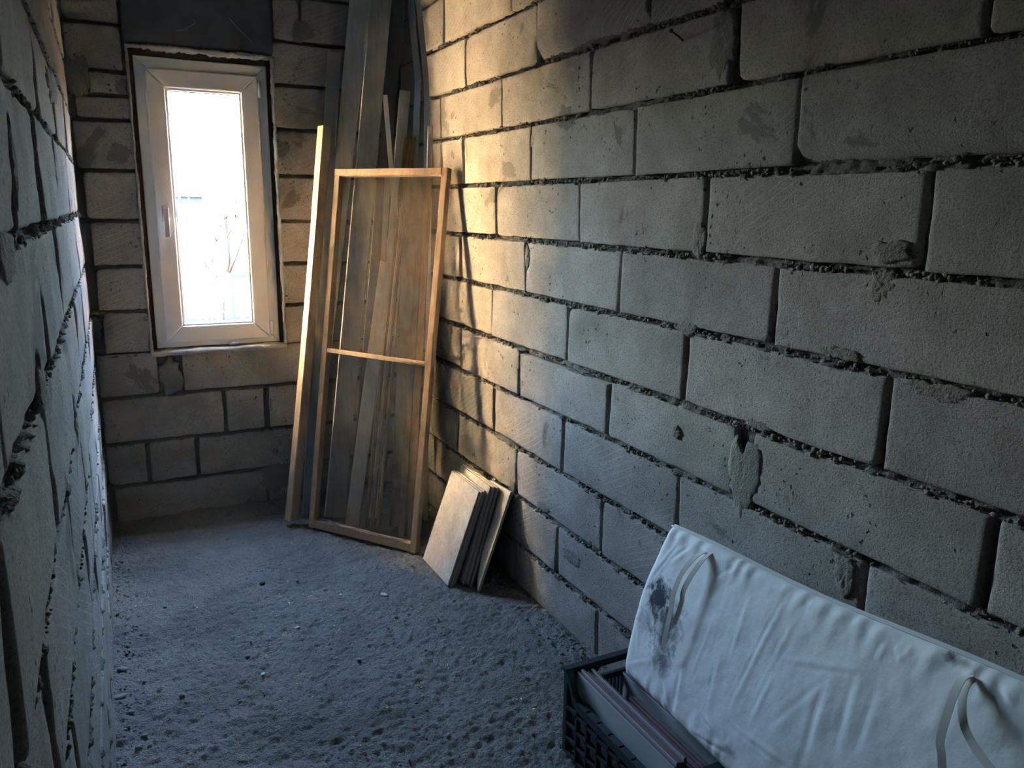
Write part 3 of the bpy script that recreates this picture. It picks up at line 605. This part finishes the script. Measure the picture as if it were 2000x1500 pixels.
# ------------------------------------------------------------------ plastic crate with tiles
CX0, CX1, CY0, CY1, CH = 1.018, 1.325, 1.185, 1.685, .268
crate = empty('plastic_crate', ((CX0+CX1)/2, (CY0+CY1)/2, .012)); tag(crate, 'dark green plastic lattice crate holding tiles under the cushion', 'crate')
z0 = .012; LOW = .205
for (x, y) in ((CX0, CY0), (CX1, CY0), (CX0, CY1), (CX1, CY1)):
    sx = 1 if x == CX0 else -1; sy = 1 if y == CY0 else -1
    bevel(MB().box((min(x, x+sx*.022), min(y, y+sy*.022), z0), (max(x, x+sx*.022), max(y, y+sy*.022), CH)).build('corner_post', M['crate'], crate), .004)
def side_panel(x):
    s = 1 if x == CX0 else -1; mb = MB(); a, b_ = sorted((x, x+s*.014))
    for zz in (.016, .062, .108, .156): mb.box((a, CY0+.02, zz), (b_, CY1-.02, zz+.009))
    n = 9
    for i in range(1, n): y = CY0+.02+(CY1-CY0-.04)*i/n; mb.box((a, y-.003, z0), (b_, y+.003, LOW))
    m2 = MB(); pts = [(CY1-.012, CH), (CY1-.035, CH-.012), (CY1-.055, LOW+.012), (CY1-.075, LOW), (CY0+.075, LOW), (CY0+.055, LOW+.012), (CY0+.035, CH-.012), (CY0+.012, CH)]
    for (ya, za), (yb, zb) in zip(pts[:-1], pts[1:]):
        m2.quadbox([(a-.003, ya, za-.024), (b_+.003, ya, za-.024), (b_+.003, yb, zb-.024), (a-.003, yb, zb-.024), (a-.003, ya, za), (b_+.003, ya, za), (b_+.003, yb, zb), (a-.003, yb, zb)])
    p = mb.build('side_lattice', M['crate'], crate); m2.build('dipped_rim', M['crate'], p)
side_panel(CX0); side_panel(CX1)
def end_panel(y):
    s = -1 if y == CY1 else 1; a, b_ = sorted((y, y+s*.012)); mb = MB(); xa, xb = CX0+.02, CX1-.02; xm = (xa+xb)/2; hw = .052
    mb.box((xa, a, CH-.016), (xb, b_, CH)); mb.box((xa, a, CH-.068), (xb, b_, CH-.052))                     # rim with the hand slot
    mb.box((xa, a, CH-.052), (xm-hw, b_, CH-.016)); mb.box((xm+hw, a, CH-.052), (xb, b_, CH-.016))
    for zz in (.016, .075, .135): mb.box((xa, a, zz), (xb, b_, zz+.009))
    n = 22
    for i in range(n+1): x = xa+(xb-xa)*i/n; mb.box((x-.0028, a+.002, z0), (x+.0028, b_-.002, CH-.06))
    p = mb.build('end_panel', M['crate'], crate)
    m2 = MB(); k = 20; ring = []
    for i in range(k):
        an = 2*math.pi*i/k; cx = (hw-.016)*(1 if math.cos(an) > 0 else -1); ring.append((xm+cx+math.cos(an)*.018, CH-.034+math.sin(an)*.018))
    for i in range(k):
        (xa_, za_), (xb_, zb_) = ring[i], ring[(i+1) % k]; m2.tube([(xa_, a-.001, za_), (xb_, a-.001, zb_)], .0035, 5)
    m2.build('hand_slot_edge', M['crate'], p)
    MB().box((CX0, min(a, b_)-.004, CH-.010), (CX1, max(a, b_)+.004, CH+.002)).build('end_rim', M['crate'], p)
end_panel(CY1); end_panel(CY0)
mb = MB()
for i in range(9): x = CX0+.012+(CX1-CX0-.030)*i/8; mb.box((x, CY0+.01, z0), (x+.006, CY1-.01, z0+.006))
for i in range(13): y = CY0+.012+(CY1-CY0-.030)*i/12; mb.box((CX0+.01, y, z0), (CX1-.01, y+.006, z0+.006))
mb.build('base_grid', M['crate'], crate)
def crate_tile(x, y0, y1, zt, lean, label, group, face, th=.0085):
    """tile on edge, long side along the crate, glazed face to the left"""
    zb = .020; return slab('crate_tile', (x, y1, zb), (x, y0, zb), (x+lean, y1, zt), (x+lean, y0, zt), th, face, M['brown_tile'], label, group)
names = ('leftmost', 'second from left', 'third from left', 'fourth from left', 'fifth from left', 'sixth from left')
for i in range(5):
    crate_tile(1.040+.0105*i, 1.235+.004*i, 1.662-.006*(i % 3), .262+.004*((i*2) % 3)-.002*i, .006, names[i]+' of the tall brown-edged tiles in the crate'+(', its pale face showing' if i == 0 else ''), 'tall tiles on edge in the crate', M['pale_glaze'])
for i in range(7):
    crate_tile(1.103+.0095*i, 1.225+.005*(i % 3), 1.555-.004*(i % 4), .214+.003*(i % 3), .004, ('leftmost', 'second', 'third', 'fourth', 'fifth', 'sixth', 'rightmost')[i]+' of the short dark brown tiles in the crate, counted from the left', 'short tiles on edge in the crate', M['brown_tile'], .0075)
for i in range(3):
    crate_tile(1.196+.013*i, 1.23, 1.668, .236+.008*i-.02*(i == 0), .004, ('pale panel under the cushion edge in the crate', 'middle pale panel beneath the cushion in the crate', 'pale panel nearest the wall in the crate')[i], 'pale panels in the crate', M['pale_glaze'], .010)

# ------------------------------------------------------------------ white cushion
BLm, TLm, TRm, BRm = Vector((1.150, 1.572, .286)), Vector((1.282, 1.572, .676)), Vector((1.282, .40, .772)), Vector((1.105, .40, .284))
def cq(s, t): return BLm.lerp(BRm, s).lerp(TLm.lerp(TRm, s), t)
cn = (TLm-BLm).cross(BRm-BLm).normalized(); cn = cn if cn.x < 0 else -cn
def st_of(px, py):
    """where a sight line meets the cushion's face, as fractions along and up"""
    d = ray(px, py); p = CAM+d*((BLm-CAM).dot(cn)/d.dot(cn)); s, t = .3, .5
    for _ in range(30):
        e = p-cq(s, t); du = (BRm-BLm).lerp(TRm-TLm, t); dv = (TLm-BLm).lerp(TRm-BRm, s); s += e.dot(du)/du.length_squared*.8; t += e.dot(dv)/dv.length_squared*.8
    return s, t
WR = []
for (a, b, am, sg) in [((1560, 1145), (1440, 1390), .0055, .010), ((1478, 1168), (1440, 1290), .004, .008), ((1573, 1195), (1513, 1320), .004, .008), ((1527, 1318), (1482, 1412), .005, .009), ((1415, 1195), (1365, 1325), .003, .008),
                       ((1365, 1075), (1330, 1105), .006, .012), ((1300, 1195), (1290, 1330), .004, .008), ((1270, 1180), (1262, 1290), .004, .008), ((1740, 1255), (1725, 1290), .007, .010), ((1760, 1262), (1770, 1300), .006, .010),
                       ((1790, 1260), (1770, 1290), .005, .009), ((1640, 1330), (1590, 1500), .006, .022), ((1700, 1300), (1655, 1480), .005, .02), ((1740, 1340), (1690, 1490), .004, .018), ((1660, 1310), (1520, 1430), .003, .016),
                       ((1450, 1420), (1560, 1500), .006, .009), ((1390, 1400), (1420, 1440), .007, .010), ((1370, 1430), (1440, 1470), .007, .010), ((1310, 1330), (1320, 1390), .006, .010), ((1255, 1320), (1262, 1360), .006, .010), ((1285, 1350), (1290, 1390), .006, .010),
                       ((1300, 1290), (1240, 1300), .003, .008), ((1325, 1250), (1295, 1225), .004, .008), ((1285, 1155), (1345, 1060), .004, .008), ((1480, 1100), (1400, 1140), .003, .014), ((1545, 1290), (1700, 1315), .004, .012),
                       ((1600, 1165), (1590, 1185), .006, .009), ((1900, 1330), (1850, 1480), .004, .02), ((1960, 1330), (1990, 1400), .005, .012), ((1350, 1300), (1330, 1400), .004, .014), ((1420, 1290), (1400, 1380), .003, .012)]:
    s0, t0 = st_of(*a); s1, t1 = st_of(*b); WR.append((s0, t0, s1, t1, am, sg))
nu, nv = 230, 96; LU, LV = 1.2, .45
s = np.linspace(0, 1, nu)[:, None]+np.zeros((1, nv)); t = np.linspace(0, 1, nv)[None, :]+np.zeros((nu, 1))
# denser rows towards the rim
s = .5-.5*np.cos(np.pi*s)*.25-(.5-s)*.75; t = .5-.5*np.cos(np.pi*t)*.35-(.5-t)*.65
du = np.minimum(s, 1-s)*LU; dv = np.minimum(t, 1-t)*LV
def edge(x, r): q = np.clip(x/r, 0, 1); return np.sqrt(np.clip(1-(1-q)**2, 0, 1))
prof = edge(du, .028)*edge(dv, .028)
hgt = .024*prof*(1+.35*np.sin(np.pi*np.clip(s, 0, 1)*1.0)*np.sin(np.pi*t)) + prof*(.0035*fbm(s*9, t*4+3, 3)+.0012*fbm(s*40, t*15, 3))
for (s0, t0, s1, t1, am, sg) in WR:
    ax, ay = (s1-s0)*LU, (t1-t0)*LV; L2 = ax*ax+ay*ay; px_, py_ = (s-s0)*LU, (t-t0)*LV
    k = (px_*ax+py_*ay)/L2; kc = np.clip(k, 0, 1); ddx, ddy = px_-kc*ax, py_-kc*ay; dist = np.sqrt(ddx**2+ddy**2); side = (px_*ay-py_*ax)/math.sqrt(L2)
    tap = np.clip(np.sin(np.pi*np.clip(k*.9+.05, 0, 1)), 0, 1); g = np.exp(-(dist/sg)**2)
    hgt = hgt+prof*am*.42*tap*g*(1.0-1.6*np.exp(-((side-sg*.55)/(sg*.45))**2))
gath = prof*.0022*np.exp(-((t)/.12)**2)*np.sin(s*150+4*fbm(s*20, t*2, 2))*(.5+.5*fbm(s*6, t*0+1, 2)) + prof*.0022*np.exp(-((1-t)/.10)**2)*np.sin(s*120+5*fbm(s*14, t*2+5, 2))
hgt = hgt+gath
bulge = .030*np.sin(np.pi*t)*np.clip(1-s*6, 0, 1)             # rounded near end
V = []
dirU = (BRm-BLm).normalized()
def cpt(i, j, h):
    q = cq(float(s[i, j]), float(t[i, j])); q = q-dirU*float(bulge[i, j])+cn*float(h)
    q += Vector((0, 0, .006*math.sin(float(s[i, j])*9+1)*(float(t[i, j])**3))); return q
for i in range(nu):
    for j in range(nv): V.append(cpt(i, j, hgt[i, j]))
F = grid_faces(nu, nv).tolist(); base = len(V); idx = {}
for i in range(nu):
    for j in range(nv):
        if i in (0, nu-1) or j in (0, nv-1): idx[(i, j)] = i*nv+j
        elif i % 4 == 0 or True: idx[(i, j)] = len(V); V.append(cpt(i, j, -.022*prof[i, j]))
for i in range(nu-1):
    for j in range(nv-1): F.append([idx[(i, j)], idx[(i, j+1)], idx[(i+1, j+1)], idx[(i+1, j)]])
def mat_cushion():
    m, nt, b = newmat('white_cotton_cover', 0.9, 0.15); k = N(nt); p = k.pos()
    c = k.mix(k.noise(p, 5, 5, 0.6), (0.70, 0.685, 0.65), (0.82, 0.81, 0.785))
    def spot(px, py, r, lo, hi, col, amt, sc=38):
        s_, t_ = st_of(px, py); q = cq(s_, t_)+cn*.024
        d = k.n('ShaderNodeVectorMath', operation='DISTANCE'); k.l(p, d.inputs[0]); d.inputs[1].default_value = q
        f = k.math('ADD', k.math('DIVIDE', d.outputs['Value'], r), k.math('MULTIPLY', k.math('SUBTRACT', k.noise(p, sc, 6, 0.7, .6), 0.5), 2.2))
        return k.mix(k.math('MULTIPLY', k.ramp(f, [(lo, 1.0), (hi, 0.0)]), amt), c, col)
    soot = (0.045, 0.05, 0.065)
    c = spot(1302, 1168, .055, .5, 1.2, soot, .98); c = spot(1318, 1222, .075, .25, 1.1, soot, .9); c = spot(1308, 1292, .05, .2, .95, soot, .8); c = spot(1280, 1210, .06, .0, .8, soot, .55)
    c = spot(1870, 1285, .022, .2, .8, (0.10, 0.085, 0.06), .95, 25); c = spot(1895, 1296, .02, .1, .7, (0.16, 0.13, 0.09), .8, 25); c = spot(1440, 1470, .05, -.2, .5, (.16, .14, .12), .6)
    c = spot(1256, 1330, .02, .0, .7, (.06, .06, .06), .8); c = spot(1400, 1440, .04, -.2, .6, (.14, .13, .12), .5)
    k.l(c, b.inputs['Base Color']); n1 = k.bump(k.noise(p, 55, 4), .25, .004, None); k.bump(k.noise(p, 900, 2), .2, .0006, b, n1); return m
M['cushion'] = mat_cushion()
M['piping'] = mat_plain('cotton_piping', (0.62, 0.605, 0.575), .9, .1, var=.06); M['tie'] = mat_plain('cotton_tie', (0.72, 0.68, 0.60), .9, .1, var=.12, nscale=30)
cu = empty('cushion', BLm); tag(cu, 'long white cotton seat cushion with sooty stains leaning on the wall', 'cushion')
mesh('cover', V, F, M['cushion'], cu, True)
mb = MB(); loop = [cpt(0, j, 0) for j in range(0, nv, 3)]+[cpt(i, nv-1, .0) for i in range(0, nu, 4)]; mb.tube(loop, .0042, 6); mb.tube([cpt(i, nv-1, 0)+cn*.011+Vector((0, 0, -.002)) for i in range(0, nu, 4)], .0022, 5); mb.tube([cpt(i, 0, 0) for i in range(0, nu, 4)], .0042, 6)
mb.build('piping', M['piping'], cu, True)
def cpx(px, py, off): s_, t_ = st_of(px, py); return cq(s_, t_)+cn*(.026+off)
def tie(strands, w=.0135):
    for pts in strands:
        mb = MB(); mb.ribbon(spline([cpx(*p) for p in pts], 8), w, bdirT, .0016); mb.build('tie', M['tie'], cu, False)
bdirT = Vector((.25, -.9, .3))
tie([[(1396, 1080, .002), (1385, 1092, .020), (1366, 1125, .032), (1352, 1165, .036), (1345, 1200, .034), (1336, 1235, .032), (1325, 1275, .026)],
     [(1404, 1082, .002), (1396, 1100, .018), (1380, 1130, .026), (1366, 1160, .028), (1362, 1180, .026), (1354, 1205, .026), (1347, 1222, .026)]])
tie([[(1912, 1322, .002), (1905, 1330, .02), (1898, 1365, .034), (1888, 1410, .04), (1880, 1450, .042), (1882, 1480, .04), (1880, 1530, .034)],
     [(1916, 1326, .002), (1909, 1345, .016), (1910, 1380, .026), (1918, 1420, .03), (1932, 1450, .03), (1950, 1478, .03), (1985, 1520, .03)]])

# ------------------------------------------------------------------ small things
p0 = at_x(1311, 60, W-.055); p1 = at_x(1338, 84, W+.01)
nl = empty('wall_nail', p1); tag(nl, 'bent dark nail driven into the upper right block wall', 'nail')
mb = MB(); mb.tube([p1, p0.lerp(p1, .5)+Vector((0, 0, .002)), p0], .0022, 8); mb.build('shank', M['nail'], nl, True)
mb = MB(); dn = (p0-p1).normalized(); mb.tube([p0-dn*.001, p0+dn*.002], .0050, 10); mb.build('head', M['nail'], nl, True)
def rock(r, seed, flat=.6):
    bm = bmesh.new(); bmesh.ops.create_icosphere(bm, subdivisions=2, radius=r)
    for v in bm.verts:
        n_ = 1+.35*mnoise.noise(v.co/r*1.3+Vector((seed, seed*.3, 1))); v.co *= n_; v.co.z *= flat
    me = bpy.data.meshes.new('rock'); bm.to_mesh(me); bm.free(); return me
def put(name, me, m, loc, label, cat, group=None, rz=0.0, sc=(1, 1, 1)):
    o = link(name, me, m, None, True); o.location = loc; o.rotation_euler.z = rz; o.scale = sc; return tag(o, label, cat, group)
put('pebble', rock(.016, 3), M['stone'], Vector((.506, D+.022, OZ0+.016)), 'white stone lying on the window sill', 'stone', None, .4, (1.7, .8, .8))
q = at_z(512, 1133, .01); put('chip', rock(.011, 8, .5), M['nail'], (q.x, q.y, fz(q.x, q.y)+.004), 'small black chip on the floor before the window wall', 'chip')
for i, (px, py, r, col, lab) in enumerate([(447, 1012, .020, 'rubble', 'flat crumb of mortar by the base of the window wall'), (520, 1018, .014, 'rubble', 'curled crumb near the pine post foot on the floor'), (322, 1184, .006, 'nail', 'tiny black grit speck left of the floor middle'),
                                           (383, 1183, .006, 'stone', 'tiny white grit on the grey floor, left'), (514, 1314, .007, 'stone', 'white grit in the foreground floor'), (750, 1156, .012, 'stone', 'flat pale crumb on floor before the tiles'),
                                           (580, 1224, .008, 'stone', 'pale grit in the floor middle'), (665, 1158, .006, 'stone', 'pale grit speck nearer the film frame'), (240, 1310, .014, 'rubble', 'dark lump on floor close to left wall, far one'), (236, 1365, .014, 'rubble', 'dark lump on floor close to left wall, near one')]):
    q = at_z(px, py, .006); put('grit' if r < .012 else 'mortar_crumb', rock(r, i*1.7+2, .5), M[col], (q.x, q.y, fz(q.x, q.y)+r*.25), lab, 'grit' if r < .012 else 'crumb', None, i*1.1, (1.4, .9, .8))
# loose rubble along the foot of the walls: too many to count
mb = MB(); r = random.Random(4); ico = bmesh.new(); bmesh.ops.create_icosphere(ico, subdivisions=1, radius=1.0); iv = [v.co.copy() for v in ico.verts]; jf = [[v.index for v in f.verts] for f in ico.faces]; ico.free()
for i in range(1500):
    a = r.random()
    if a < .35: x, y = W-abs(r.gauss(0, .06))-.01, r.uniform(1.7, 3.9)
    elif a < .6: x, y = LX+abs(r.gauss(0, .035))+.012, r.uniform(1.6, 3.95)
    elif a < .75: x, y = r.uniform(LX+.02, W-.05), D-abs(r.gauss(0, .05))-.012
    else: x, y = r.uniform(LX+.02, W-.05), r.uniform(1.4, 3.9)
    rr = min(.010, .0015+r.expovariate(520)); b0 = len(mb.v); zz = fz(x, y)+rr*.3; an = r.uniform(0, 6.3); sc = (r.uniform(.7, 1.4), r.uniform(.6, 1.1), r.uniform(.45, .8))
    for c in iv:
        n_ = r.uniform(.8, 1.2)*rr; xx, yy = c.x*sc[0]*n_, c.y*sc[1]*n_; mb.v.append((x+xx*math.cos(an)-yy*math.sin(an), y+xx*math.sin(an)+yy*math.cos(an), zz+c.z*sc[2]*n_))
    mb.f += [[b0+q for q in f] for f in jf]
tag(mb.build('floor_grit', M['rubble'], None, True), 'fine grey grit and crumbs scattered over the screed floor', 'grit', kind='stuff')

# ------------------------------------------------------------------ outside the window
GZ = -.55
M['yard'] = mat_plain('dry_yard_soil', (0.05, 0.046, 0.042), .95, .1, var=.25, nscale=1.5)
M['bark'] = mat_plain('tree_bark', (0.055, 0.05, 0.047), .9, .1, var=.3, nscale=20)
M['twig'] = mat_plain('yellow_twigs', (0.14, 0.10, 0.035), .8, .1, var=.3, nscale=20)
M['fence'] = mat_plain('pale_fence_paint', (0.03, 0.036, 0.04), .6, .3)
M['shed'] = mat_plain('blue_grey_cladding', (0.045, 0.056, 0.065), .7, .3, var=.15)
M['roof'] = mat_plain('grey_roof_sheet', (0.055, 0.054, 0.056), .7, .3)
mb = MB(); mb.box((-60, D+.22, GZ-.2), (60, 90, GZ)); tag(mb.build('outdoor_ground', M['yard']), kind='structure')
def tree(name, label, cat, base, h, seed, m, spread=.5, lv=4, r0=.06, fan=3, group=None):
    rr = random.Random(seed); root = empty(name, base); tag(root, label, cat, group); tr = MB(); br = MB()
    def grow(p, d, L, r, lev, mb):
        pts = [p]; q = Vector(p); dd = Vector(d)
        for i in range(4):
            dd = (dd+Vector((rr.uniform(-.18, .18), rr.uniform(-.18, .18), rr.uniform(-.05, .12)))).normalized(); q = q+dd*(L/4); pts.append(q.copy())
        mb.tube(pts, r, 5, r*.55)
        if lev <= 0: return
        for k in range(fan):
            i = rr.randint(2, 4); a = rr.uniform(0, 6.28); sp_ = spread*rr.uniform(.7, 1.4); nd = (dd+Vector((math.cos(a)*sp_, math.sin(a)*sp_, rr.uniform(-.1, .35)))).normalized(); grow(pts[i], nd, L*rr.uniform(.55, .78), r*.5, lev-1, br)
    grow(Vector(base), Vector((rr.uniform(-.08, .08), 0, 1)), h*.42, r0, lv, tr); tr.build('trunk', m, root, True); br.build('branches', m, root, True); return root
q = at_y(412, 600, 9.5); tree('bare_tree', 'bare thin tree beyond the window glass', 'tree', (q.x, 9.5, GZ), 3.2, 5, M['bark'], .6, 4, .06)
q = at_y(432, 600, 7.4); tree('yellow_shrub', 'sunlit yellow shrub low behind the window glass', 'shrub', (q.x, 7.4, GZ), 1.9, 30, M['twig'], .75, 4, .022, 4)
fe = empty('yard_fence', (1.0, 14, GZ)); tag(fe, 'pale metal bar fence far behind the shrubs outside', 'fence')
for zz in (GZ+.15, GZ+.85, GZ+1.42): MB().box((-4, 13.98, zz), (2.6, 14.02, zz+.05)).build('rail', M['fence'], fe)
for i in range(10): x = -.2+i*.28; MB().box((x, 13.985, GZ), (x+.03, 14.015, GZ+1.5)).build('bar', M['fence'], fe)
sh = empty('shed', (.6, 20, GZ)); tag(sh, 'blue grey shed with low pitched roof beyond the fence', 'shed')
MB().box((-1.6, 19, GZ), (1.9, 22, GZ+2.2)).build('wall', M['shed'], sh)
MB().quadbox([(-1.8, 18.8, GZ+2.2), (2.1, 18.8, GZ+2.2), (2.1, 22.2, GZ+2.2), (-1.8, 22.2, GZ+2.2), (-1.8, 20.4, GZ+2.8), (2.1, 20.4, GZ+2.8), (2.1, 20.6, GZ+2.8), (-1.8, 20.6, GZ+2.8)]).build('roof', M['roof'], sh)
MB().box((.55, 18.96, GZ), (1.35, 19.0, GZ+1.9)).build('door', M['roof'], sh)

# the wing of the house beside the window: sunlit cream plaster that throws warm light through the window
M['cream'] = mat_plain('cream_plaster', (0.85, 0.62, 0.36), .95, .1, var=.05, nscale=3)
wg = empty('house_wing', (-3.6, 5.9, GZ)); tag(wg, 'cream plastered wing of the house beside the window', 'building')
MB().box((-5.6, D+.22, GZ), (-1.6, 7.2, 5.6)).build('plaster_wall', M['cream'], wg)
MB().box((-5.8, D+.1, 5.6), (-1.45, 7.35, 5.75)).build('eaves', M['roof'], wg)
# added low block, out of camera view: keeps light off the left wall and yard
ob = empty('light_blocker', (4.2, 7.4, GZ)); tag(ob, 'unseen low dark block added right of the yard to dim the left wall', 'building')
M['brick'] = mat_plain('blocker_brick', (0.10, 0.065, 0.05), .9, .1, var=.3, nscale=12)
MB().box((2.8, 4.8, GZ), (5.6, 18.0, 2.3)).build('blocker_body', M['brick'], ob)
MB().box((2.65, 4.65, 2.3), (5.75, 18.15, 2.42)).build('blocker_cap', M['roof'], ob)
